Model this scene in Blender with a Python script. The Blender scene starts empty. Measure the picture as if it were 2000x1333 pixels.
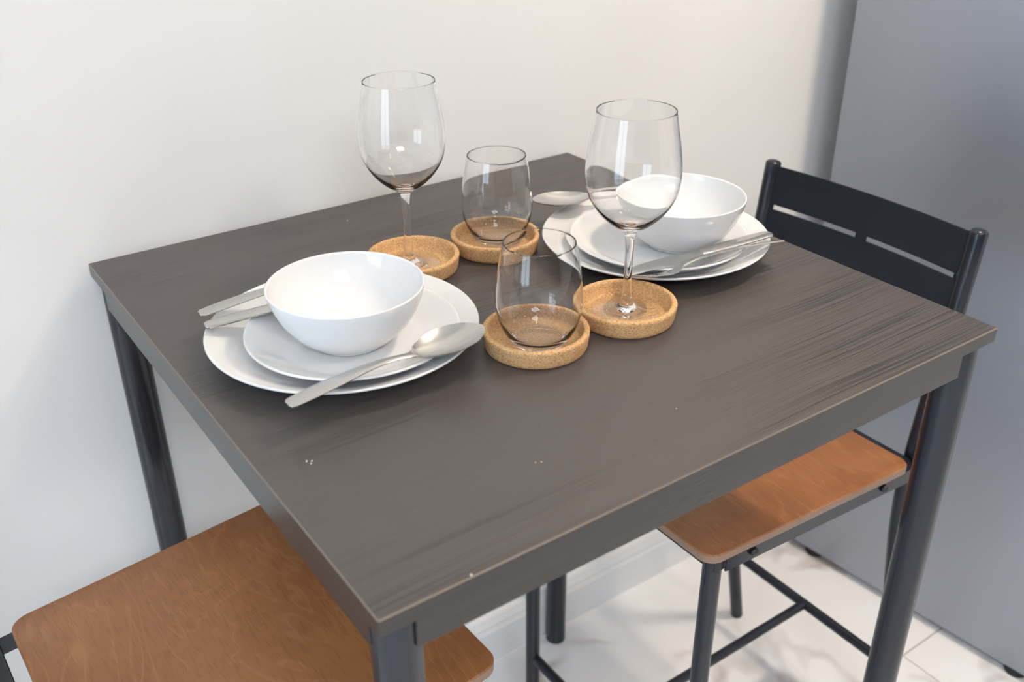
import bpy, bmesh, math, random
from mathutils import Vector, Matrix

random.seed(7)
S = bpy.context.scene
COL = S.collection
PI = math.pi
ZT = 0.92                                   # table height

# ------------------------------------------------------------------ camera
cd = bpy.data.cameras.new('camera')
cam = bpy.data.objects.new('camera', cd)
COL.objects.link(cam)
yaw, pitch, roll = 0.608844, 0.497632, -0.0068608
d = Vector((math.sin(yaw) * math.cos(pitch), math.cos(yaw) * math.cos(pitch), -math.sin(pitch)))
r = Vector((math.cos(yaw), -math.sin(yaw), 0))
u = r.cross(d)
r2 = math.cos(roll) * r + math.sin(roll) * u
u2 = -math.sin(roll) * r + math.cos(roll) * u
M = Matrix((r2, u2, -d)).transposed().to_4x4()
M.translation = Vector((-0.52914, -0.76078, 1.36744))
cam.matrix_world = M
cd.sensor_width = 36
cd.lens = 1948.65 / 2000 * 36
cd.clip_start = 0.02
cd.dof.use_dof = True
cd.dof.focus_distance = 1.0
cd.dof.aperture_fstop = 6.3
S.camera = cam

# ------------------------------------------------------------------ world, lights, exposure
S.view_settings.view_transform = 'Standard'
S.view_settings.look = 'None'
S.view_settings.gamma = 1
S.view_settings.use_curve_mapping = False
S.view_settings.exposure = -0.04
S.cycles.max_bounces = 16
S.cycles.diffuse_bounces = 6
S.cycles.glossy_bounces = 6
S.cycles.transmission_bounces = 14
S.cycles.sample_clamp_indirect = 12.0

W = bpy.data.worlds.new('sky')
S.world = W
W.use_nodes = True
W.node_tree.nodes['Background'].inputs['Color'].default_value = (0.62, 0.78, 1.0, 1)
W.node_tree.nodes['Background'].inputs['Strength'].default_value = 0.5


def area_light(name, loc, target, sx, sy, power, color, shape='RECTANGLE', spread=PI):
    l = bpy.data.lights.new(name, 'AREA')
    l.shape = shape
    l.size = sx
    l.size_y = sy
    l.energy = power
    l.color = color
    l.spread = spread
    o = bpy.data.objects.new(name, l)
    COL.objects.link(o)
    o.location = loc
    o.rotation_euler = (Vector(target) - Vector(loc)).to_track_quat('-Z', 'Y').to_euler()
    return o


# cool daylight through the tall balcony window on the left
area_light('window_daylight', (-4.27, -1.30, 1.2), (0, -1.30, 1.2), 1.9, 2.16, 84.0, (0.66, 0.84, 1.0))
# the ceiling lamps: x, y, radius, watts, colour (two warm round lamps, small spots)
CEIL = 2.42
LAMPS = [(0.83, -0.26, 0.09, 17.5, (1.0, 0.84, 0.66)), (0.50, -1.40, 0.09, 8.8, (1.0, 0.79, 0.60)),
         (-0.55, -0.80, 0.03, 0.8, (1.0, 0.82, 0.62)), (-0.05, -0.55, 0.03, 0.8, (1.0, 0.82, 0.62)),
         (-0.30, -1.35, 0.03, 0.8, (1.0, 0.82, 0.62))]
for i, (lx, ly, lr, lp, lc) in enumerate(LAMPS):
    area_light('lamp_light', (lx, ly, CEIL - 0.025), (lx, ly, 0), 2 * lr, 2 * lr, lp, lc, 'DISK')
# a square daylight-white fill panel, added out of view for soft cool light
FILL_PANEL = (-0.95, -2.2, 0.45)
area_light('fill_panel_light', (FILL_PANEL[0], FILL_PANEL[1], CEIL - 0.03), (FILL_PANEL[0], FILL_PANEL[1], 0), 2 * FILL_PANEL[2], 2 * FILL_PANEL[2], 44.0, (0.84, 0.89, 1.0))


# ------------------------------------------------------------------ materials
def mat(name, color=(.8, .8, .8), rough=.5, metal=0.0, spec=.5, **kw):
    m = bpy.data.materials.new(name)
    m.use_nodes = True
    b = m.node_tree.nodes['Principled BSDF']
    b.inputs['Base Color'].default_value = (*color, 1)
    b.inputs['Roughness'].default_value = rough
    b.inputs['Metallic'].default_value = metal
    b.inputs['Specular IOR Level'].default_value = spec
    for k, v in kw.items():
        b.inputs[k].default_value = v
    return m


class NT:
    """tiny node-tree helper"""
    def __init__(self, m):
        self.t = m.node_tree
        self.b = self.t.nodes['Principled BSDF']

    def n(self, typ, **kw):
        x = self.t.nodes.new(typ)
        for k, v in kw.items():
            if k.startswith('i_'):
                key = k[2:].replace('_', ' ')
                x.inputs[key].default_value = v
            else:
                setattr(x, k, v)
        return x

    def l(self, a, b):
        self.t.links.new(a, b)

    def coords(self, scale=(1, 1, 1), loc=(0, 0, 0), rot=(0, 0, 0)):
        tc = self.n('ShaderNodeTexCoord')
        mp = self.n('ShaderNodeMapping')
        mp.inputs['Scale'].default_value = scale
        mp.inputs['Location'].default_value = loc
        mp.inputs['Rotation'].default_value = rot
        self.l(tc.outputs['Object'], mp.inputs['Vector'])
        return mp.outputs['Vector']

    def noise(self, vec, scale, detail=4, rough=.5, dist=0.0):
        x = self.n('ShaderNodeTexNoise')
        x.inputs['Scale'].default_value = scale
        x.inputs['Detail'].default_value = detail
        x.inputs['Roughness'].default_value = rough
        x.inputs['Distortion'].default_value = dist
        self.l(vec, x.inputs['Vector'])
        return x.outputs['Fac']

    def ramp(self, fac, stops):
        x = self.n('ShaderNodeValToRGB')
        cr = x.color_ramp
        while len(cr.elements) < len(stops):
            cr.elements.new(0.5)
        for e, (p, c) in zip(cr.elements, stops):
            e.position = p
            e.color = (*c, 1) if len(c) == 3 else c
        self.l(fac, x.inputs['Fac'])
        return x.outputs['Color']

    def math(self, op, a, b=None):
        x = self.n('ShaderNodeMath', operation=op)
        for s, v in zip(x.inputs, (a, b)):
            if v is None:
                continue
            if isinstance(v, (int, float)):
                s.default_value = v
            else:
                self.l(v, s)
        return x.outputs[0]

    def mix(self, fac, a, b, typ='MIX'):
        x = self.n('ShaderNodeMix', data_type='RGBA', blend_type=typ)
        for s, v in ((x.inputs[0], fac), (x.inputs[6], a), (x.inputs[7], b)):
            if isinstance(v, (int, float)):
                s.default_value = v
            elif isinstance(v, tuple):
                s.default_value = (*v, 1)
            else:
                self.l(v, s)
        return x.outputs[2]

    def bump(self, h, strength, dist):
        x = self.n('ShaderNodeBump')
        x.inputs['Strength'].default_value = strength
        x.inputs['Distance'].default_value = dist
        self.l(h, x.inputs['Height'])
        self.l(x.outputs['Normal'], self.b.inputs['Normal'])
        return x


def g3(v):
    return (v, v, v)


# painted plaster
m_wall = mat('plaster_paint', (.80, .785, .76), .75, spec=.25)
t = NT(m_wall)
v = t.coords()
t.bump(t.noise(v, 60, 4), .04, .002)
m_wall_dark = mat('dark_taupe_paint', (.13, .12, .11), .8, spec=.2)
m_white_trim = mat('white_trim_paint', (.84, .84, .83), .35)
m_ceiling = mat('ceiling_paint', (.86, .86, .85), .9)

# black-brown laminate with a fine straight grain along the table's length
m_top = mat('black_brown_laminate', (.04, .036, .033), .46, spec=.5)
t = NT(m_top)
v = t.coords()
warp = t.noise(t.coords((1.1, 1.6, 1)), 1.6, 2)
sep = t.n('ShaderNodeSeparateXYZ')
t.l(v, sep.inputs[0])
yw = t.math('ADD', sep.outputs['Y'], t.math('MULTIPLY', warp, .035))
cmb = t.n('ShaderNodeCombineXYZ')
t.l(t.math('MULTIPLY', sep.outputs['X'], .0042), cmb.inputs[0])
t.l(yw, cmb.inputs[1])
t.l(sep.outputs['Z'], cmb.inputs[2])
fine = t.noise(cmb.outputs[0], 640, 2, .6)
zone = t.noise(t.coords((1.1, 9, 1), (3.1, .4, 0)), 1.7, 3)
zone_m = t.ramp(t.math('ADD', zone, t.math('MULTIPLY', sep.outputs['X'], .42)), [(.42, g3(.06)), (.62, g3(1))])
groove = t.ramp(fine, [(.42, g3(0)), (.54, g3(1))])
fleck = t.noise(t.coords((60, 700, 60)), 1.0, 2)
col = t.mix(t.math('MULTIPLY', t.math('SUBTRACT', 1.0, groove), t.math('MULTIPLY', zone_m, .85)),
            (.081, .069, .064), (.024, .020, .018))
col = t.mix(t.math('MULTIPLY', t.math('GREATER_THAN', fleck, .62), .30), col, (.050, .043, .039))
t.l(col, t.b.inputs['Base Color'])
smudge = t.noise(v, 7, 4)
t.l(t.ramp(smudge, [(.3, g3(.33)), (.7, g3(.43))]), t.b.inputs['Roughness'])
t.bump(t.math('ADD', t.math('MULTIPLY', groove, zone_m), t.math('MULTIPLY', fleck, .3)), .3, .0005)
m_edge_chamfer = mat('lighter_edge_chamfer', (.17, .135, .105), .35)  # lighter brown for the upper chamfer of the tabletop

m_edge = mat('black_brown_edge_foil', (.062, .056, 0.050), .24)
t = NT(m_edge)
f = t.noise(t.coords((6, 6, 300)), 1.0, 1)
t.l(t.ramp(f, [(.3, (.029, .0255, .0235)), (.7, (.033, .029, .0265))]), t.b.inputs['Base Color'])

# powder-coated black steel
m_steel = mat('black_powder_coat', (.0145, .0175, .0255), .24, spec=.45)
t = NT(m_steel)
t.bump(t.noise(t.coords(), 900, 2), .02, .0003)
m_screw = mat('black_oxide_screw', (.04, .042, .048), .3, metal=.6)
m_rubber = mat('black_rubber', (.015, .015, .016), .7)

# stained birch veneer
m_seat = mat('brown_stained_birch', (.25, .11, .045), .42)
t = NT(m_seat)
v = t.coords((9, 3.0, 9))
w = t.noise(v, 1.0, 3, .55, .9)
rings = t.math('SINE', t.math('MULTIPLY', w, 75))
rr = t.ramp(rings, [(.0, g3(0)), (.86, g3(.25)), (1, g3(1))])
por = t.noise(t.coords((420, 45, 60)), 1.0, 3)
cl = t.noise(t.coords(), 9, 4)
c0 = t.ramp(cl, [(.3, (.27, .105, .036)), (.7, (.38, .155, .053))])
c1 = t.mix(t.math('MULTIPLY', rr, .30), c0, (.50, .235, .10))
c2 = t.mix(t.math('MULTIPLY', t.math('GREATER_THAN', por, .58), .30), c1, (.19, .072, .026))
t.l(c2, t.b.inputs['Base Color'])
t.bump(por, .08, .0004)
m_seat_edge = mat('brown_stained_ply_edge', (.27, .165, .11), .40)

# cork
m_cork = mat('cork', (.56, .29, .10), .85, spec=.2)
t = NT(m_cork)
v = t.coords()
n1 = t.noise(v, 520, 4, .65)
n2 = t.noise(v, 900, 2)
vor = t.n('ShaderNodeTexVoronoi')
vor.inputs['Scale'].default_value = 1000
t.l(v, vor.inputs['Vector'])
c = t.ramp(n1, [(.28, (.50, .27, .115)), (.5, (.68, .40, .185)), (.72, (.80, .54, .29))])
spk = t.n('ShaderNodeSeparateColor')
t.l(vor.outputs['Color'], spk.inputs[0])
c = t.mix(t.math('MULTIPLY', t.math('GREATER_THAN', spk.outputs[0], .88), .55), c, (.32, .15, .06))
t.l(c, t.b.inputs['Base Color'])
t.bump(t.math('ADD', n1, n2), .5, .0012)

# glazed porcelain
m_china = mat('white_porcelain', (.745, .745, .745), .08, spec=.5)
m_cutlery = mat('brushed_stainless', (.58, .57, .55), .2, metal=1.0)
t = NT(m_cutlery)
t.bump(t.noise(t.coords((40, 900, 40)), 1.0, 2), .03, .0002)
m_glass = mat('clear_glass', (1, 1, 1), .0, **{'Transmission Weight': 1.0, 'IOR': 1.40})
m_wall_glass = bpy.data.materials.new('thin_clear_glass')      # thin walls: straight through, with a Fresnel reflection
m_wall_glass.use_nodes = True
nt = m_wall_glass.node_tree
nt.nodes.remove(nt.nodes['Principled BSDF'])
tr_, gl_, fr_, mx_ = (nt.nodes.new(k) for k in ('ShaderNodeBsdfTransparent', 'ShaderNodeBsdfGlossy', 'ShaderNodeFresnel', 'ShaderNodeMixShader'))
gl_.inputs['Roughness'].default_value = 0
tr_.inputs['Color'].default_value = (.985, .988, .988, 1)
fr_.inputs['IOR'].default_value = 1.48
gm_ = nt.nodes.new('ShaderNodeNewGeometry')
fc_ = nt.nodes.new('ShaderNodeMix')
ior_ = nt.nodes.new('ShaderNodeMix')
ior_.inputs[2].default_value = 1.56
ior_.inputs[3].default_value = 1 / 1.56      # the Fresnel node inverts it again on back faces
nt.links.new(gm_.outputs['Backfacing'], ior_.inputs[0])
nt.links.new(ior_.outputs[0], fr_.inputs['IOR'])
nt.links.new(fr_.outputs[0], mx_.inputs[0])
nt.links.new(tr_.outputs[0], mx_.inputs[1])
nt.links.new(gl_.outputs[0], mx_.inputs[2])
nt.links.new(mx_.outputs[0], nt.nodes['Material Output'].inputs['Surface'])
nt.nodes.remove(fc_)
m_window_glass = mat('window_glass', (1, 1, 1), .0, **{'Transmission Weight': 1.0, 'IOR': 1.01})

# grey painted steel of the refrigerator
m_fridge = mat('grey_steel_panel', (.34, .362, .41), .37, metal=.6)
t = NT(m_fridge)
t.bump(t.noise(t.coords((1, 1, 1)), 600, 2), .03, .0004)
m_fridge_dark = mat('dark_grey_plastic', (.03, .03, .033), .5)

# polished white marble-look porcelain tile
m_tile = mat('white_marble_tile', (.8, .78, .76), .16)
t = NT(m_tile)
tc = t.n('ShaderNodeTexCoord')
oi = t.n('ShaderNodeObjectInfo')
vm = t.n('ShaderNodeVectorMath', operation='ADD')
t.l(tc.outputs['Object'], vm.inputs[0])
cx = t.n('ShaderNodeCombineXYZ')
t.l(t.math('MULTIPLY', oi.outputs['Random'], 37.0), cx.inputs[0])
t.l(t.math('MULTIPLY', oi.outputs['Random'], 11.0), cx.inputs[1])
t.l(cx.outputs[0], vm.inputs[1])
vec = vm.outputs[0]
a = t.noise(vec, 1.9, 4, .52, .2)
vein = t.math('ABSOLUTE', t.math('SUBTRACT', a, .5))
vm1 = t.ramp(vein, [(.0, g3(1)), (.007, g3(.75)), (.020, g3(0))])
brk = t.ramp(t.noise(vec, 3.4, 3), [(.42, g3(0)), (.56, g3(1))])
hue = t.noise(vec, 2.2, 2)
vc = t.ramp(hue, [(.47, (.50, .47, .46)), (.58, (.36, .25, .14))])
base = t.ramp(t.noise(vec, 3, 4), [(.35, (.88, .86, .84)), (.7, (.92, .905, .89))])
colr = t.mix(t.math('MULTIPLY', t.math('MULTIPLY', vm1, brk), .95), base, vc)
t.l(colr, t.b.inputs['Base Color'])
m_grout = mat('beige_grout', (.50, .43, .36), .9)

m_lamp_glow = mat('lamp_diffuser', (.9, .9, .9), .5)
b = m_lamp_glow.node_tree.nodes['Principled BSDF']
b.inputs['Emission Color'].default_value = (1.0, .82, .62, 1)
b.inputs['Emission Strength'].default_value = 1.5
m_fill_glow = mat('fill_panel_diffuser', (.9, .9, .9), .5)
b = m_fill_glow.node_tree.nodes['Principled BSDF']
b.inputs['Emission Color'].default_value = (.84, .89, 1.0, 1)
b.inputs['Emission Strength'].default_value = 1.0
m_crumb = mat('pale_crumb', (.75, .72, .68), .8)


# ------------------------------------------------------------------ builders
def link(name, me, m=None, parent=None):
    o = bpy.data.objects.new(name, me)
    COL.objects.link(o)
    if m is not None and not me.materials:
        me.materials.append(m)
    if parent is not None:
        o.parent = parent
    return o


def tag(o, label, cat, group=None):
    o['label'] = label
    o['category'] = cat
    if group:
        o['group'] = group
    return o


def thing(name, label, cat, loc=(0, 0, 0), rz=0.0, group=None):
    o = bpy.data.objects.new(name, None)
    o.empty_display_size = .05
    COL.objects.link(o)
    o.location = loc
    o.rotation_euler = (0, 0, rz)
    return tag(o, label, cat, group)


def struct(o):
    o['kind'] = 'structure'
    return o


def mesh_from(name, verts, faces, smooth=False):
    me = bpy.data.meshes.new(name)
    me.from_pydata([tuple(v) for v in verts], [], faces)
    if smooth:
        me.polygons.foreach_set('use_smooth', [True] * len(me.polygons))
    me.update()
    return me


def bm_to(name, bm, smooth=False, auto=None):
    me = bpy.data.meshes.new(name)
    bmesh.ops.recalc_face_normals(bm, faces=bm.faces)
    bm.to_mesh(me)
    bm.free()
    if smooth:
        me.polygons.foreach_set('use_smooth', [True] * len(me.polygons))
    if auto is not None:
        me.set_sharp_from_angle(angle=auto)
    return me


def box_mesh(name, x0, x1, y0, y1, z0, z1, bev=0.0, seg=2):
    bm = bmesh.new()
    bmesh.ops.create_cube(bm, size=1)
    for vv in bm.verts:
        vv.co = Vector(((x0 + x1) / 2 + vv.co.x * (x1 - x0), (y0 + y1) / 2 + vv.co.y * (y1 - y0),
                        (z0 + z1) / 2 + vv.co.z * (z1 - z0)))
    if bev:
        bmesh.ops.bevel(bm, geom=bm.edges[:], offset=bev, segments=seg, affect='EDGES', profile=.5)
    return bm_to(name, bm, bool(bev), math.radians(35) if bev else None)


def lathe_mesh(name, prof, n=96, close_ends=True, normals=None):
    """prof: (r, z) from the axis out and round; vertices on the axis collapse to one"""
    verts, faces, nor = [], [], []
    rings = []
    for i, (rr_, zz) in enumerate(prof):
        if rr_ < 1e-6:
            rings.append([len(verts)])
            verts.append((0, 0, zz))
            if normals:
                nor.append((0, 0, 1 if normals[i][1] > 0 else -1))
        else:
            ids = []
            for k in range(n):
                a_ = 2 * PI * k / n
                ids.append(len(verts))
                verts.append((rr_ * math.cos(a_), rr_ * math.sin(a_), zz))
                if normals:
                    nor.append((normals[i][0] * math.cos(a_), normals[i][0] * math.sin(a_), normals[i][1]))
            rings.append(ids)
    for p, q in zip(rings[:-1], rings[1:]):
        for k in range(n):
            k2 = (k + 1) % n
            if len(p) == 1 and len(q) == 1:
                continue
            if len(p) == 1:
                faces.append((p[0], q[k2], q[k]))
            elif len(q) == 1:
                faces.append((p[k], p[k2], q[0]))
            else:
                faces.append((p[k], p[k2], q[k2], q[k]))
    me = mesh_from(name, verts, faces, True)
    if normals:
        me.normals_split_custom_set_from_vertices(nor)
    return me


def spline(pts, n=8):
    """Catmull-Rom through 2-D or 3-D points"""
    pts = [Vector(p) for p in pts]
    out = []
    for i in range(len(pts) - 1):
        p0 = pts[i - 1] if i else pts[i] * 2 - pts[i + 1]
        p1, p2 = pts[i], pts[i + 1]
        p3 = pts[i + 2] if i + 2 < len(pts) else p2 * 2 - p1
        for k in range(n):
            s = k / n
            out.append(.5 * ((2 * p1) + (p2 - p0) * s + (2 * p0 - 5 * p1 + 4 * p2 - p3) * s * s
                             + (3 * p1 - p0 - 3 * p2 + p3) * s ** 3))
    out.append(pts[-1])
    return out


def prof_normals(prof):
    """outward normals of a lathe profile that runs so the outside is on its right-hand side when going down"""
    ns = []
    for i in range(len(prof)):
        a_ = Vector(prof[max(0, i - 1)])
        b_ = Vector(prof[min(len(prof) - 1, i + 1)])
        t_ = (b_ - a_)
        nn = Vector((t_.y, -t_.x))
        if nn.length > 0:
            nn.normalize()
        ns.append(nn)
    return ns


def tube_mesh(name, path, rad, n=20, cap=True, round_end=False):
    path = [Vector(p) for p in path]
    if round_end:                           # little rounded cap at the last point
        dirv = (path[-1] - path[-2]).normalized()
        tail = [(path[-1] + dirv * rad * .45 * math.sin(a_), rad * math.cos(a_)) for a_ in (.35, .75, 1.1, 1.4)]
    else:
        tail = []
    st = [(p, rad) for p in path] + tail
    verts, faces = [], []
    ref = None
    for i, (p, rd) in enumerate(st):
        tan = (st[min(i + 1, len(st) - 1)][0] - st[max(i - 1, 0)][0]).normalized()
        if ref is None:
            ref = Vector((0, 1, 0)) if abs(tan.y) < .9 else Vector((1, 0, 0))
        sx = (ref - tan * ref.dot(tan)).normalized()
        sy = tan.cross(sx)
        ref = sx
        for k in range(n):
            a_ = 2 * PI * k / n
            verts.append(p + sx * (rd * math.cos(a_)) + sy * (rd * math.sin(a_)))
    for i in range(len(st) - 1):
        for k in range(n):
            k2 = (k + 1) % n
            faces.append((i * n + k, i * n + k2, (i + 1) * n + k2, (i + 1) * n + k))
    if cap:
        faces.append(tuple(range(n))[::-1])
        faces.append(tuple((len(st) - 1) * n + k for k in range(n)))
    me = mesh_from(name, verts, faces, True)
    me.set_sharp_from_angle(angle=math.radians(50))
    return me


def rounded_rect(x0, x1, y0, y1, rad, n=8):
    pts = []
    for cx_, cy_, a0 in ((x1 - rad, y1 - rad, 0), (x0 + rad, y1 - rad, PI / 2), (x0 + rad, y0 + rad, PI), (x1 - rad, y0 + rad, 1.5 * PI)):
        for k in range(n + 1):
            a_ = a0 + PI / 2 * k / n
            pts.append((cx_ + rad * math.cos(a_), cy_ + rad * math.sin(a_)))
    return pts


def copy_tree(o, parent=None):
    c = o.copy()
    COL.objects.link(c)
    if parent is not None:
        c.parent = parent
    for ch in list(o.children):
        copy_tree(ch, c)
    return c


# ------------------------------------------------------------------ the room
YB = 0.347                                  # face of the back wall
XL, XR, YF = -4.2, 1.75, -4.6
struct(link('wall_back', box_mesh('wall_back', XL - .1, XR + .1, YB, YB + .1, 0, CEIL), m_wall))
struct(link('wall_right', box_mesh('wall_right', XR, XR + .1, YF - .1, YB, 0, CEIL), m_wall))
struct(link('wall_front', box_mesh('wall_front', XL - .1, XR + .1, YF - .1, YF, 0, CEIL), m_wall_dark))
struct(link('ceiling', box_mesh('ceiling', XL - .1, XR + .1, YF - .1, YB + .1, CEIL, CEIL + .1), m_ceiling))
# left wall around its window opening (y -2.25 .. -0.35, z 0.12 .. 2.28)
bm = bmesh.new()
WY0, WY1, WZ0, WZ1 = -2.25, -0.35, 0.12, 2.28
for (ya, yb, za, zb) in ((YF, WY0, 0, CEIL), (WY1, YB, 0, CEIL), (WY0, WY1, 0, WZ0), (WY0, WY1, WZ1, CEIL)):
    g = bmesh.ops.create_cube(bm, size=1)
    for vv in g['verts']:
        vv.co = Vector((XL - .05 + vv.co.x * .1, (ya + yb) / 2 + vv.co.y * (yb - ya), (za + zb) / 2 + vv.co.z * (zb - za)))
struct(link('wall_left', bm_to('wall_left', bm), m_wall))
win = bpy.data.objects.new('window_1', None)
COL.objects.link(win)
struct(win)
fr = .05
for nm, (ya, yb, za, zb) in (('frame', (WY0, WY0 + fr, WZ0, WZ1)), ('frame', (WY1 - fr, WY1, WZ0, WZ1)),
                             ('frame', (WY0 + fr, WY1 - fr, WZ0, WZ0 + fr)), ('frame', (WY0 + fr, WY1 - fr, WZ1 - fr, WZ1)),
                             ('mullion', (-1.34, -1.26, WZ0 + fr, WZ1 - fr))):
    link(nm, box_mesh('window_frame', XL - .075, XL - .025, ya, yb, za, zb), m_white_trim, win)
for ya, yb in ((WY0 + fr, -1.34), (-1.26, WY1 - fr)):
    link('pane', box_mesh('window_pane', XL - .052, XL - .048, ya, yb, WZ0 + fr, WZ1 - fr), m_window_glass, win)

# skirting board with an ogee top, along the back wall
prof = [(0, 0), (-.016, 0), (-.016, .072), (-.0135, .077), (-.0125, .080), (-.0125, .084), (-.009, .092), (-.007, .098), (-.004, .102), (0, .103)]
vs, fs = [], []
for xx in (XL, XR):
    for yy, zz in prof:
        vs.append((xx, YB + yy, zz))
np_ = len(prof)
for k in range(np_ - 1):
    fs.append((k, k + 1, np_ + k + 1, np_ + k))
fs += [tuple(range(np_))[::-1], tuple(range(np_, 2 * np_))]
struct(link('baseboard_back', mesh_from('baseboard_back', vs, fs), m_white_trim))

# floor: grout bed and single tiles
fl = struct(link('floor', box_mesh('floor', XL, XR, YF, YB, -.06, -.003), m_grout))
TW, TD, G = 1.2, .6, .003
for j in range(-9, 2):
    y0 = -.085 + j * TD
    ys, ye = max(y0 + G / 2, YF), min(y0 + TD - G / 2, YB)
    if ye - ys < .02:
        continue
    off = .8 + (.4 if j % 2 == 0 else 0)
    for i in range(-5, 3):
        x0 = off + i * TW
        xs, xe = max(x0 + G / 2, XL), min(x0 + TW - G / 2, XR)
        if xe - xs < .02:
            continue
        cxm, cym = (xs + xe) / 2, (ys + ye) / 2
        o = link('tile', box_mesh('floor_tile', xs - cxm, xe - cxm, ys - cym, ye - cym, -.008, 0, .0012, 1), m_tile, fl)
        o.location = (cxm, cym, 0)

# ceiling lamps
for i, (lx, ly, lr, lp, lc) in enumerate(LAMPS):
    o = thing('ceiling_lamp', ['round warm lamp on the ceiling beside the refrigerator', 'round warm lamp on the ceiling in front of the table',
                               'small ceiling spot over the stool under the near table corner', 'small ceiling spot straight above the near table edge',
                               'small ceiling spot farthest from the wall with the table'][i], 'lamp', (lx, ly, CEIL), 0,
              'lamps set into the ceiling')
    link('ring', lathe_mesh('lamp_ring', [(lr, -.002), (lr, -.016), (lr + .012, -.016), (lr + .018, -.008), (lr + .018, 0), (lr, -.002)], 40), m_white_trim, o)
    link('diffuser', lathe_mesh('lamp_diffuser', [(0, -.006), (lr, -.006), (lr, -.002), (0, -.002)], 40), m_lamp_glow, o)


pn = thing('fill_panel', 'square white fill panel added on the ceiling, out of view', 'lamp', (FILL_PANEL[0], FILL_PANEL[1], CEIL))  # added fill light, apart from the ceiling lamps
ps = FILL_PANEL[2] + .02
link('frame', box_mesh('fill_panel_frame', -ps, ps, -ps, ps, -.022, 0, .002, 1), m_white_trim, pn)
link('diffuser', box_mesh('fill_panel_diffuser', -FILL_PANEL[2], FILL_PANEL[2], -FILL_PANEL[2], FILL_PANEL[2], -.025, -.020), m_fill_glow, pn)


# ------------------------------------------------------------------ refrigerator
fr_o = thing('refrigerator', 'tall grey steel refrigerator standing at the end of the wall behind the far stool', 'refrigerator',
             (.868, .278, 0), .0876)
FD, FW, FH, FB = .560, .60, 1.80, .015      # body depth, width, height, gap below
link('body', box_mesh('fridge_body', 0, FW, -FD, 0, FB, FH, .004, 2), m_fridge, fr_o)
for (za, zb, hz) in ((FB + .03, .62, .40), (.628, FH, .95)):
    dr = link('door', box_mesh('fridge_door', 0, FW, -FD - .065, -FD - .008, za, zb, .008, 3), m_fridge, fr_o)
    link('handle', tube_mesh('fridge_handle', [(.06, -FD - .065, hz - .12), (.06, -FD - .10, hz - .11), (.06, -FD - .10, hz + .11), (.06, -FD - .065, hz + .12)], .008, 12), m_fridge, dr)
for fx, fy in ((.020, -.085), (FW - .02, -.085), (.020, -.5055), (FW - .02, -.5055)):
    o = link('foot', lathe_mesh('fridge_foot', [(0, 0), (.018, 0), (.020, .003), (.020, .010), (.010, .012), (.010, .022), (0, .022)], 20), m_rubber, fr_o)
    o.location = (fx, fy, 0)
link('plinth', box_mesh('fridge_plinth', .012, FW - .012, -.022, -.008, .004, .020), m_fridge_dark, fr_o)

# ------------------------------------------------------------------ table
tb = thing('dining_table', 'square black-brown wooden bar table with round black steel legs against the wall', 'table')
HT, TT = .335, .0155
link('tabletop', box_mesh('tabletop', -HT, HT, -HT, HT, ZT - TT, ZT, .0011, 1), m_top, tb)
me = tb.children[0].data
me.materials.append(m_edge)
me.materials.append(m_edge_chamfer)
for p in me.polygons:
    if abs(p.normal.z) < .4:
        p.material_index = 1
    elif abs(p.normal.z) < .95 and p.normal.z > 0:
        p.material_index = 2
LG, LR = .3130, .0178
for sx in (-1, 1):
    for sy in (-1, 1):
        lg = link('leg', tube_mesh('table_leg', [(0, 0, .002), (0, 0, ZT - TT)], LR, 36), m_steel, tb)
        lg.location = (sx * LG, sy * LG, 0)
        f = link('glide', lathe_mesh('leg_glide', [(0, 0), (.0145, 0), (.0155, .002), (0, .002)], 24), m_rubber, lg)
AL, AO, AT, AZ = .2945, .3322, .013, .8785   # half length, outer face, thickness, underside
for sy in (-1, 1):
    link('apron', box_mesh('table_apron', -.3070, .2890, min(sy * AO, sy * (AO - AT)), max(sy * AO, sy * (AO - AT)), AZ, ZT - TT, .0006, 1), m_edge, tb)
for sx in (-1, 1):
    link('apron', box_mesh('table_apron', min(sx * AO, sx * (AO - AT)), max(sx * AO, sx * (AO - AT)), -.3130, AL, AZ, ZT - TT, .0006, 1), m_edge, tb)


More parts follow.
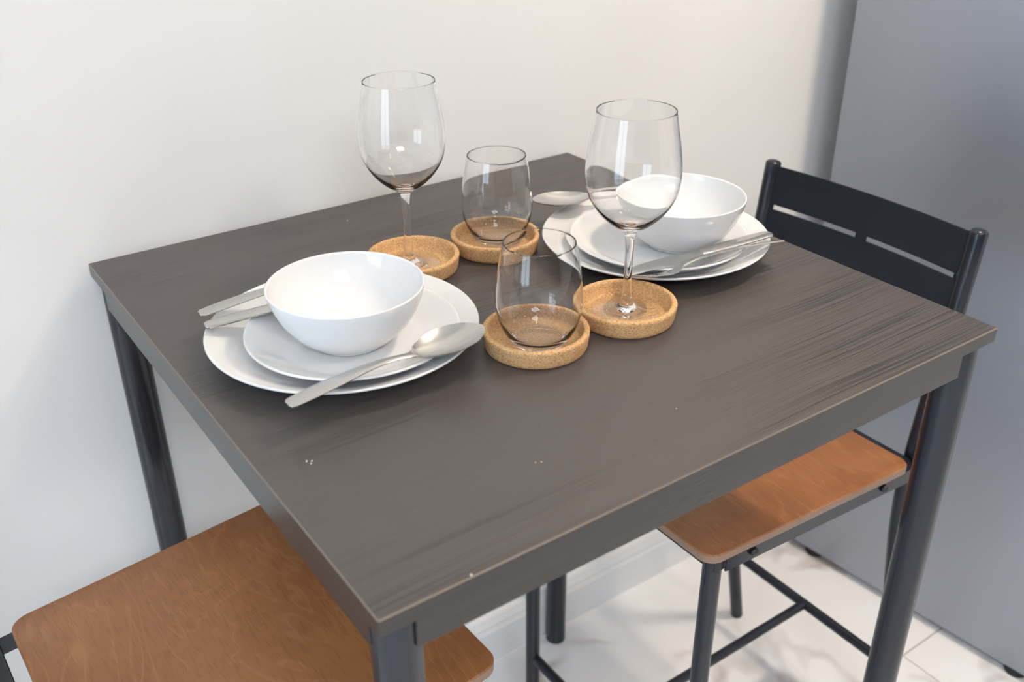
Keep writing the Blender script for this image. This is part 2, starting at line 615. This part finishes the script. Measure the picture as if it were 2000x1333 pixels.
# ------------------------------------------------------------------ bar stools
def make_stool(label):
    """local +x is the front of the seat"""
    o = thing('bar_stool', label, 'bar stool', group='bar stools at the table')
    SZ0, SZ1, ST = .6335, .6095, .0125         # seat top front / back, thickness
    sxf, sxb, sw = .1835, -.1835, .1890
    slope = (SZ0 - SZ1) / (sxf - sxb)

    def zs(x):
        return SZ0 + (x - sxf) * slope
    pts = rounded_rect(sxb, sxf, -sw, sw, .018, 8)
    c = [(-.0000, 0.0), (.0012, -.0012), (.0012, -ST + .0012), (.0000, -ST)]
    vs_, fs_ = [], []
    nn = len(pts)
    inner = [(x * .9925, y * .9925) for x, y in pts]
    for ring, dz in ((inner, 0.0), (pts, -.0016), (pts, -ST + .0016), (inner, -ST)):
        for x, y in ring:
            vs_.append((x, y, zs(x) + dz))
    for k in range(3):
        for i in range(nn):
            j = (i + 1) % nn
            fs_.append((k * nn + i, (k + 1) * nn + i, (k + 1) * nn + j, k * nn + j))
    fs_ += [tuple(range(nn)), tuple(range(3 * nn, 4 * nn))[::-1]]
    me_ = mesh_from('stool_seat', vs_, fs_, True)
    me_.set_sharp_from_angle(angle=math.radians(40))
    s = link('seat', me_, m_seat, o)
    me_.materials.append(m_seat_edge)
    for p in me_.polygons:
        if abs(p.normal.z) < .5:
            p.material_index = 1
    # legs
    lr = .0112
    for sy in (-1, 1):
        y = sy * .1715
        l = link('leg', tube_mesh('stool_leg', [(.159, y, .003), (.159, y, zs(.159) - ST)], lr, 24), m_steel, o)
        g = link('glide', lathe_mesh('stool_glide', [(0, 0), (.0095, 0), (.0105, .003), (0, .003)], 20), m_rubber, l)
        g.location = (.159, y, 0)
        y = sy * .163
        path = [(-.316, y, .003), (-.283, y, .17), (-.236, y, .41), (-.2235, y, .50), (-.2225, y, .56), (-.2295, y, .64), (-.245, y, .76), (-.262, y, .9035)]
        l = link('leg', tube_mesh('stool_rear_leg', spline(path, 6), lr, 24, True, True), m_steel, o)
        g = link('glide', lathe_mesh('stool_glide', [(0, 0), (.0095, 0), (.0105, .003), (0, .003)], 20), m_rubber, l)
        g.location = (-.3165, y, 0)
    # side rails below the seat, with their screws
    for sy in (-1, 1):
        bm_ = bmesh.new()
        xa, xb = .1515, -.222
        ya, yb = sy * .1855, sy * .1830
        cs = []
        for x, yo in ((xa, 0), (xb, 0)):
            for y in (ya, yb):
                for dz in (-ST, -ST - .021):
                    cs.append(bm_.verts.new((x, y, zs(x) + dz)))
        for q in ((0, 1, 3, 2), (4, 6, 7, 5), (0, 2, 6, 4), (1, 5, 7, 3), (0, 4, 5, 1), (2, 3, 7, 6)):
            bm_.faces.new([cs[k] for k in q])
        rail = link('side_rail', bm_to('stool_side_rail', bm_), m_steel, o)
        for x in (.109, -.132):
            sc = link('screw', lathe_mesh('rail_screw', [(0, .0055), (.0022, .0055), (.0022, .003), (.003, .003), (.003, .0055), (.0046, .005), (.0054, .003), (.0054, 0), (0, 0)], 18), m_screw, rail)
            sc.location = (x, sy * .1855, zs(x) - ST - .0085)
            sc.rotation_euler = (-sy * PI / 2, 0, 0)
        link('bracket', box_mesh('stool_bracket', -.238, -.208, min(sy * .1855, sy * .170), max(sy * .1855, sy * .170), zs(-.22) - ST - .021, zs(-.22) - ST + .006, .001, 1), m_steel, o)
    # cross rails under the seat, front and back
    for x in (.158, -.205):
        link('cross_rail', box_mesh('stool_cross_rail', x - .008, x + .008, -.1825, .1825, zs(x) - ST - .020, zs(x) - ST - .002, .001, 1), m_steel, o)
    # low stretchers: two across, one lengthways
    rz_ = .170
    link('stretcher', tube_mesh('stool_stretcher', [(.159, -.1715, rz_), (.159, .1715, rz_)], .0082, 18), m_steel, o)
    link('stretcher', tube_mesh('stool_stretcher_rear', [(-.283, -.163, rz_), (-.283, .163, rz_)], .0082, 18), m_steel, o)
    link('stretcher', tube_mesh('stool_stretcher_long', [(.159, 0, rz_), (-.283, 0, rz_)], .0078, 18), m_steel, o)
    # bent steel backrest with two slots
    ny, Y0 = 24, .158
    zb_, zt_ = .762, .9015
    slot = [(.8395, .8465)]
    cols = [-Y0, -.1475, -.0175, .0005, .0005 + .0, .1475, Y0]
    ylist = sorted(set([-Y0 + 2 * Y0 * k / 40 for k in range(41)] + [-.1475, -.0085, .0085, .1475]))
    zlist = sorted({zb_, .80, .8390, .8462, .87, zt_})

    def bx(y, z):
        return -.2445 - (z - .76) * .122 - .011 * (1 - (y / Y0) ** 2) + .003
    vs_, fs_, idx = [], [], {}
    for side, off_ in ((0, .0), (1, -.0025)):
        for yi, y in enumerate(ylist):
            for zi, z in enumerate(zlist):
                idx[(side, yi, zi)] = len(vs_)
                vs_.append((bx(y, z) + off_, y, z))

    def hole(yi, zi):
        if not (0 <= yi < len(ylist) - 1 and 0 <= zi < len(zlist) - 1):
            return True
        ym, zm = (ylist[yi] + ylist[yi + 1]) / 2, (zlist[zi] + zlist[zi + 1]) / 2
        return .8390 < zm < .8462 and .0085 < abs(ym) < .1475
    for yi in range(len(ylist) - 1):
        for zi in range(len(zlist) - 1):
            if hole(yi, zi):
                continue
            q = ((yi, zi), (yi + 1, zi), (yi + 1, zi + 1), (yi, zi + 1))
            fs_.append(tuple(idx[(0, *k)] for k in q))
            fs_.append(tuple(idx[(1, *k)] for k in q)[::-1])
            for (dy, dz, e0, e1) in ((0, -1, q[0], q[1]), (1, 0, q[1], q[2]), (0, 1, q[2], q[3]), (-1, 0, q[3], q[0])):
                if hole(yi + dy, zi + dz):
                    fs_.append((idx[(0, *e1)], idx[(0, *e0)], idx[(1, *e0)], idx[(1, *e1)]))
    bm_ = bmesh.new()
    tmp = mesh_from('tmp', vs_, fs_)
    bm_.from_mesh(tmp)
    bmesh.ops.remove_doubles(bm_, verts=bm_.verts, dist=1e-6)
    link('backrest', bm_to('stool_backrest', bm_, True, math.radians(40)), m_steel, o)
    return o


st1 = make_stool('black steel bar stool in front of the grey refrigerator, slotted backrest in view')
st1.location = (.3145, -.002, 0)
st1.rotation_euler = (0, 0, PI)
st2 = copy_tree(st1)
st2['label'] = 'bar stool tucked under the near table corner, only its wide brown seat in view'
st2.location = (-.3285, .004, 0)
st2.rotation_euler = (0, 0, math.radians(2.0))


# ------------------------------------------------------------------ plates and bowls
def plate_mesh(name, R_, well, foot, h):
    top = [(0, .0048), (well * .6, .0048), (well, .0054), (well + (R_ - well) * .30, .0082), (well + (R_ - well) * .65, h - .0065), (R_ - .002, h - .0004)]
    tp = [tuple(p) for p in spline(top, 6)]
    rim = [(R_ - .0008, h), (R_, h - .0010), (R_ - .0006, h - .0022)]
    und = [(R_ - .004, h - .0042), (well + (R_ - well) * .62, h - .0115), (well + (R_ - well) * .25, .0040), (foot + .004, .0018), (foot + .0015, .0002), (foot, 0), (foot - .002, .0003), (foot - .004, .0016), (0, .0016)]
    return lathe_mesh(name, tp + rim + und, 128)


def bowl_mesh(name):
    out = [(.034, .0), (.0355, .0025), (.043, .0070), (.0525, .0160), (.0605, .0270), (.0662, .0390), (.0698, .0490), (.0712, .0555)]
    op = [tuple(p) for p in spline(out, 6)]
    rip = []
    for (a_, z_) in op:                     # the faint throwing rings on the outside
        k = max(0, min(1, (z_ - .006) / .006)) * max(0, min(1, (.050 - z_) / .006))
        rip.append((a_ + 0.00007 * k * math.sin(z_ / .0062 * 2 * PI), z_))
    inn = [(.0690, .0555), (.0672, .0490), (.0632, .0395), (.0570, .0285), (.0480, .0185), (.0370, .0105), (.0240, .0062), (.010, .0045), (0, .0044)]
    ip = [tuple(p) for p in spline(inn, 6)]
    rim = [(.0712, .0562), (.0706, .0568), (.0698, .0568)]
    pr = [(0, .0012), (.030, .0012), (.0315, 0)] + rip + rim + ip
    return lathe_mesh(name, pr[::-1], 128)


dinner = plate_mesh('dinner_plate', .126, .078, .070, .0218)
salad = plate_mesh('salad_plate', .098, .060, .053, .0205)
bowlm = bowl_mesh('bowl')
SETS = [(-1, 'near', 'by the grey spoon side of the table')]
zd = ZT + .0002
p1 = tag(link('dinner_plate', dinner, m_china), 'large white dinner plate nearest the corner with a spoon across its edge', 'plate', 'dinner plates')
p1.location = (-.1870, .0030, zd)
p2 = tag(p1.copy(), 'large white dinner plate behind the front wine glass, before the black backrest', 'plate', 'dinner plates')
p2.location = (.1965, -.0010, zd)
s1 = tag(link('salad_plate', salad, m_china), 'small white plate stacked on the nearer dinner plate, under its bowl', 'plate', 'small plates on the dinner plates')
s1.location = (-.1860, -.0145, zd + .0056)
s2 = tag(s1.copy(), 'small white plate stacked on the farther dinner plate, under its bowl', 'plate', 'small plates on the dinner plates')
s2.location = (.1905, -.0130, zd + .0056)
b1 = tag(link('soup_bowl', bowlm, m_china), 'white bowl on the nearer stack of plates, beside the long spoon', 'bowl', 'bowls on the plates')
b1.location = (-.1880, -.0110, zd + .0112)
b2 = tag(b1.copy(), 'white bowl on the farther stack of plates, partly behind a wine glass', 'bowl', 'bowls on the plates')
b2.location = (.2130, -.0200, zd + .0112)
for o in (p2, s2, b2):
    COL.objects.link(o)


# ------------------------------------------------------------------ cutlery
def strip(name, stations, nv=9, extra=None):
    """a solid blade of metal: stations (x, y_centre, half width, z, thickness, dish); the dish sinks its middle"""
    vs_, fs_ = [], []
    for side in (0, 1):
        for (x, yc, hw, z, th, dish) in stations:
            for k in range(nv):
                v_ = -1 + 2 * k / (nv - 1)
                e = 1 - abs(v_) ** 3
                zz = z - dish * (1 - v_ * v_)
                zz += (th / 2 if side == 0 else -th / 2) * (.25 + .75 * e)
                vs_.append((x, yc + hw * v_, zz))
    ns_ = len(stations)
    o_ = ns_ * nv
    for i in range(ns_ - 1):
        for k in range(nv - 1):
            a_, b_, c_, d_ = i * nv + k, (i + 1) * nv + k, (i + 1) * nv + k + 1, i * nv + k + 1
            fs_.append((a_, b_, c_, d_))
            fs_.append((o_ + d_, o_ + c_, o_ + b_, o_ + a_))
        for k in (0, nv - 1):
            a_, b_ = i * nv + k, (i + 1) * nv + k
            fs_.append((a_, o_ + a_, o_ + b_, b_) if k == 0 else (b_, o_ + b_, o_ + a_, a_))
    for i in (0, ns_ - 1):
        for k in range(nv - 1):
            a_, b_ = i * nv + k, i * nv + k + 1
            fs_.append((a_, b_, o_ + b_, o_ + a_) if i == 0 else (b_, a_, o_ + a_, o_ + b_))
    bm_ = bmesh.new()
    tmp = mesh_from('tmp', vs_, fs_)
    bm_.from_mesh(tmp)
    bpy.data.meshes.remove(tmp)
    bmesh.ops.remove_doubles(bm_, verts=bm_.verts, dist=1e-6)
    return bm_to(name, bm_, True, math.radians(50))


def stations_from(keys, n=6):
    return [tuple(p) for p in spline6(keys, n)]


def spline6(keys, n):
    out = []
    K = [tuple(k) for k in keys]
    for i in range(len(K) - 1):
        p0 = K[i - 1] if i else K[i]
        p1_, p2_ = K[i], K[i + 1]
        p3 = K[i + 2] if i + 2 < len(K) else K[i + 1]
        for k in range(n):
            s = k / n
            out.append(tuple(.5 * (2 * b_ + (c_ - a_) * s + (2 * a_ - 5 * b_ + 4 * c_ - d_) * s * s + (3 * b_ - a_ - 3 * c_ + d_) * s ** 3)
                             for a_, b_, c_, d_ in zip(p0, p1_, p2_, p3)))
    out.append(K[-1])
    return out


HANDLE = [(-.106, 0, .0035, .0000, .0022, 0), (-.1045, 0, .0062, .0002, .0024, 0), (-.100, 0, .0078, .0007, .0025, 0), (-.080, 0, .0086, .0028, .0026, 0), (-.055, 0, .0080, .0050, .0026, 0),
          (-.025, 0, .0062, .0066, .0028, 0), (.005, 0, .0045, .0066, .0030, 0), (.022, 0, .0038, .0050, .0032, 0), (.032, 0, .0042, .0034, .0030, 0)]


def make_spoon(label):
    o = thing('spoon', label, 'spoon', group='spoons')
    sh = HANDLE[:4] + [(-.058, 0, .0080, .0048, .0026, 0), (-.034, 0, .0062, .0064, .0028, 0), (-.014, 0, .0046, .0062, .0030, 0), (-.001, 0, .0039, .0048, .0032, 0), (.008, 0, .0044, .0034, .0030, 0)]
    link('handle', strip('spoon_handle', stations_from(sh + [(.0125, 0, .0054, .0030, .0026, .0002)])), m_cutlery, o)
    st = [(.0122, 0, .0054, .0030, .0026, .0002)]
    for k in range(1, 33):
        s = .5 - .5 * math.cos(PI * k / 32)
        x = .0122 + s * .0750
        e = min(1, .045 + .955 * s)
        hw = .0228 * max(0, math.sin(PI * e ** 1.22)) ** .54
        neck = max(0, 1 - s / .10)
        hw = max(hw * (1 - neck) + .0054 * neck, .0010)
        z = .0030 + .0035 * s * s + .0006 * math.sin(PI * s)
        dish = .0085 * math.sin(PI * e ** .9) ** .9 * (1 - neck)
        st.append((x, 0, hw, z, .0016, max(dish, .0002)))
    link('spoon_bowl', strip('spoon_bowl', st, 15), m_cutlery, o)
    return o


def make_fork(label):
    o = thing('fork', label, 'fork', group='forks')
    link('handle', strip('fork_handle', stations_from(HANDLE)), m_cutlery, o)
    keys = [(.0315, 0, .0042, .0034, .0026, 0), (.038, 0, .0065, .0018, .0022, .0003), (.044, 0, .0105, .0006, .0020, .0009), (.050, 0, .0122, .0002, .0018, .0013), (.058, 0, .0125, .0006, .0017, .0013)]
    hd = link('fork_head', strip('fork_head', stations_from(keys)), m_cutlery, o)
    for k in range(4):
        y0 = -.0104 + .0208 * k / 3
        yt = y0 * .97
        dz = -.0013 * (1 - (y0 / .0125) ** 2)
        ks = [(.0575, y0, .0021, .0006 + dz, .0017, 0), (.075, yt, .0018, .0030 + dz * .5, .0015, 0), (.092, yt, .0013, .0070 + dz * .2, .0012, 0), (.0965, yt, .0005, .0084, .0008, 0)]
        link('tine', strip('fork_tine', stations_from(ks, 4), 5), m_cutlery, hd)
    return o


def make_knife(label):
    o = thing('table_knife', label, 'knife', group='knives')
    kh = [(-.106, 0, .0035, .0012, .0030, 0), (-.1045, 0, .0060, .0013, .0042, 0), (-.098, 0, .0078, .0016, .0050, 0), (-.070, 0, .0086, .0018, .0052, 0), (-.040, 0, .0082, .0018, .0050, 0),
          (-.018, 0, .0072, .0018, .0046, 0), (-.006, 0, .0058, .0018, .0040, 0)]
    link('handle', strip('knife_handle', stations_from(kh)), m_cutlery, o)
    kb = [(-.0075, 0, .0058, .0018, .0036, 0), (.002, -.0004, .0068, .0018, .0020, 0), (.016, -.001, .0088, .0018, .0016, 0), (.045, -.001, .0094, .0018, .0014, 0),
          (.070, -.0008, .0088, .0018, .0012, 0), (.086, .0014, .0062, .0018, .0010, 0), (.0955, .0050, .0018, .0018, .0008, 0)]
    link('blade', strip('knife_blade', stations_from(kb)), m_cutlery, o)
    return o


def place(o, ax, ay, bx_, by_, z, roll_=0.0, pitch_=0.0):
    """handle end at a, tip towards b"""
    an = math.atan2(by_ - ay, bx_ - ax)
    o.location = (ax + .106 * math.cos(an), ay + .106 * math.sin(an), z)
    o.rotation_euler = (roll_, pitch_, an)


sp1 = make_spoon('long steel spoon lying across the rim of the nearer dinner plate')
place(sp1, -.2935, -.1135, -.0940, -.0994, ZT + .0300)
sp2 = copy_tree(sp1)
sp2['label'] = 'steel spoon on the far edge of the plate behind the front wine glass'
place(sp2, .3075, .0820, .1190, .1234, ZT + .0310)
fk1 = make_fork('steel fork under the nearer bowl, the upper one of two handles on the plate edge')
place(fk1, -.2945, .0835, -.1050, .0800, ZT + .0290)
fk2 = copy_tree(fk1)
fk2['label'] = 'steel fork with tines in view on the farther plate, beside its knife'
place(fk2, .2780, -.1120, .1000, -.1010, ZT + .0280, .35)
kn1 = make_knife('steel knife under the nearer bowl, the lower one of two handles on the plate edge')
place(kn1, -.2985, .0580, -.1000, .0520, ZT + .0272)
kn2 = copy_tree(kn1)
kn2['label'] = 'steel knife on the farther plate, between its bowl and its fork'
place(kn2, .2830, -.0915, .1000, -.0800, ZT + .0272)

# ------------------------------------------------------------------ cork coasters
cp = [(0, .0055), (.0405, .0055), (.0416, .0062), (.0427, .0085), (.0440, .0160), (.0448, .0186), (.0462, .0190), (.0480, .0191), (.0494, .0185), (.0502, .0172),
      (.0500, .0150), (.0484, .0040), (.0474, .0012), (.0458, 0), (0, 0)]
cork = lathe_mesh('cork_coaster', cp, 96)
co = tag(link('coaster', cork, m_cork), 'round cork coaster under the front short tumbler, next to the spoon tip', 'coaster', 'cork coasters')
co.location = (-.0446, -.1045, ZT + .0001)
for (x, y, lb) in ((.0600, -.1095, 'round cork coaster under the front wine glass'),
                   (.0545, .1085, 'round cork coaster under the rear short tumbler'),
                   (-.0500, .1120, 'round cork coaster under the rear wine glass, half behind the white bowl')):
    c = co.copy()
    COL.objects.link(c)
    c.location = (x, y, ZT + .0001)
    c.rotation_euler = (0, 0, x * 40)
    c['label'] = lb

# ------------------------------------------------------------------ glasses
ZC = ZT + .0058
H_, RB, RR, ZJ, ZM = .1990, .0444, .0360, .0835, .137
# outer outline from the foot's underside up the stem and bowl to the rim, then down inside
foot_p = [(0, .0004), (.020, .0004), (.0335, 0), (.0341, .0006), (.0339, .0014), (.030, .0022), (.018, .0036), (.009, .0060), (.0058, .0095), (.0048, .0150)]
stem_p = [(.0048, .0150), (.0043, .022), (.0040, .032), (.0039, .050), (.0041, .066), (.0046, .0760), (.0060, .0815)]
bowl_o = [(.0060, .0815), (.0110, .0855), (.0200, .0915), (.0300, .1010), (.0380, .1125), (.0428, .1250), (.0444, .1380), (.0437, .1530), (.0413, .1700), (.0385, .1850), (.0362, H_ - .0008)]
bowl_r = [(.0361, H_ - .0003), (.0358, H_), (.0354, H_ - .0003)]
bowl_i = [(.0352, H_ - .0010), (.0375, .1850), (.0403, .1700), (.0427, .1530), (.0438, .1380), (.0422, .1251), (.0373, .1130), (.0291, .1022), (.0188, .0935), (.0095, .0890), (0, .0876)]
fp = foot_p[:3] + [tuple(p) for p in spline(foot_p[3:], 4)]
spn = [tuple(p) for p in spline(stem_p, 5)]
bo = [tuple(p) for p in spline(bowl_o, 7)]
bi = [tuple(p) for p in spline(bowl_i, 7)]
full = fp + spn[1:] + bo[1:] + bowl_r + bi
fn = prof_normals(full)
n_f, n_s = len(fp), len(fp) + len(spn) - 1


def lathe_part(name, a_, b_):
    return lathe_mesh(name, full[a_:b_], 96, normals=fn[a_:b_])


m_foot, m_stem, m_bowl = lathe_part('wine_foot', 0, n_f), lathe_part('wine_stem', n_f - 1, n_s), lathe_part('wine_bowl', n_s - 1, len(full))
wg = thing('wine_glass', 'tall stemmed wine glass in front of the farther white bowl', 'wine glass', (.0646, -.1056, ZC), 0, 'wine glasses')
link('bowl', m_bowl, m_glass, wg)
m_bowl.materials.append(m_wall_glass)
for p in m_bowl.polygons:
    p.material_index = 1 if p.center.z > H_ - .0009 else 0
link('stem', m_stem, m_glass, wg)
link('foot', m_foot, m_glass, wg)
m_foot.materials.append(m_wall_glass)
for p in m_foot.polygons:
    p.material_index = 1 if math.hypot(p.center.x, p.center.y) > .022 else 0
wg2 = copy_tree(wg)
wg2.location = (-.0540, .1138, ZC)
wg2['label'] = 'tall stemmed wine glass against the wall, behind the nearer white bowl'

tum = [(0, .0006), (.018, .0004), (.0225, 0), (.0248, .0010), (.0280, .0050), (.0325, .0120), (.0368, .0220), (.0392, .0330), (.0399, .0420), (.0394, .0540), (.0379, .0700), (.0355, .0860), (.0328, .0985)]
to = tum[:3] + [tuple(p) for p in spline(tum[3:], 7)]
tr = [(.0325, .0994), (.0321, .0998), (.0316, .0994)]
ti = [tuple(p) for p in spline([(.0316, .0985), (.0345, .0860), (.0370, .0700), (.0386, .0540), (.0391, .0420), (.0384, .0332), (.0359, .0229), (.0312, .0136), (.0258, .0078), (.0205, .0051), (.0120, .0041), (0, .0039)], 7)]
tprof = to + tr + ti
tm = lathe_mesh('tumbler', tprof, 96, normals=prof_normals(tprof))
tm.materials.append(m_glass)
tm.materials.append(m_wall_glass)
for p in tm.polygons:
    p.material_index = 1 if p.center.z > .0986 else 0
tg = tag(link('tumbler', tm), 'short stemless glass tumbler in front, beside the spoon tip', 'tumbler', 'short tumblers')
tg.location = (-.0434, -.1075, ZC)
tg2 = tg.copy()
COL.objects.link(tg2)
tg2.location = (.0640, .1175, ZC)
tg2['label'] = 'short stemless glass tumbler at the back, before the bare table corner'

# ------------------------------------------------------------------ a few crumbs on the table
bm = bmesh.new()
for (x, y, sz) in ((-.2985, -.1525, .0009), (-.2950, -.1545, .0007), (-.2968, -.1570, .0007), (-.1560, -.2560, .0005), (-.1520, -.2580, .0006), (-.2650, -.3335, .0009), (-.015, -.262, .0005), (-.0450, .2800, .0008), (-.28, .02, .0004)):
    g = bmesh.ops.create_icosphere(bm, subdivisions=1, radius=sz)
    for vv in g['verts']:
        vv.co = Vector((vv.co.x * random.uniform(.8, 1.3), vv.co.y, vv.co.z * .8)) + Vector((x, y, ZT + sz * .7))
cr = link('crumbs', bm_to('crumbs', bm), m_crumb)
cr['kind'] = 'stuff'
tag(cr, 'few tiny pale crumbs scattered on the dark tabletop', 'crumbs')

# light focused by the glass is traced onto the cork under it
for o in S.objects:
    if o.type == 'LIGHT' and o.name.split('.')[0] in ('lamp_light', 'fill_panel_light'):
        o.data.cycles.is_caustics_light = True
    elif o.type == 'MESH' and m_glass.name in o.data.materials:
        o.cycles.is_caustics_caster = True
    elif o.type == 'MESH' and m_cork.name in o.data.materials:
        o.cycles.is_caustics_receiver = True
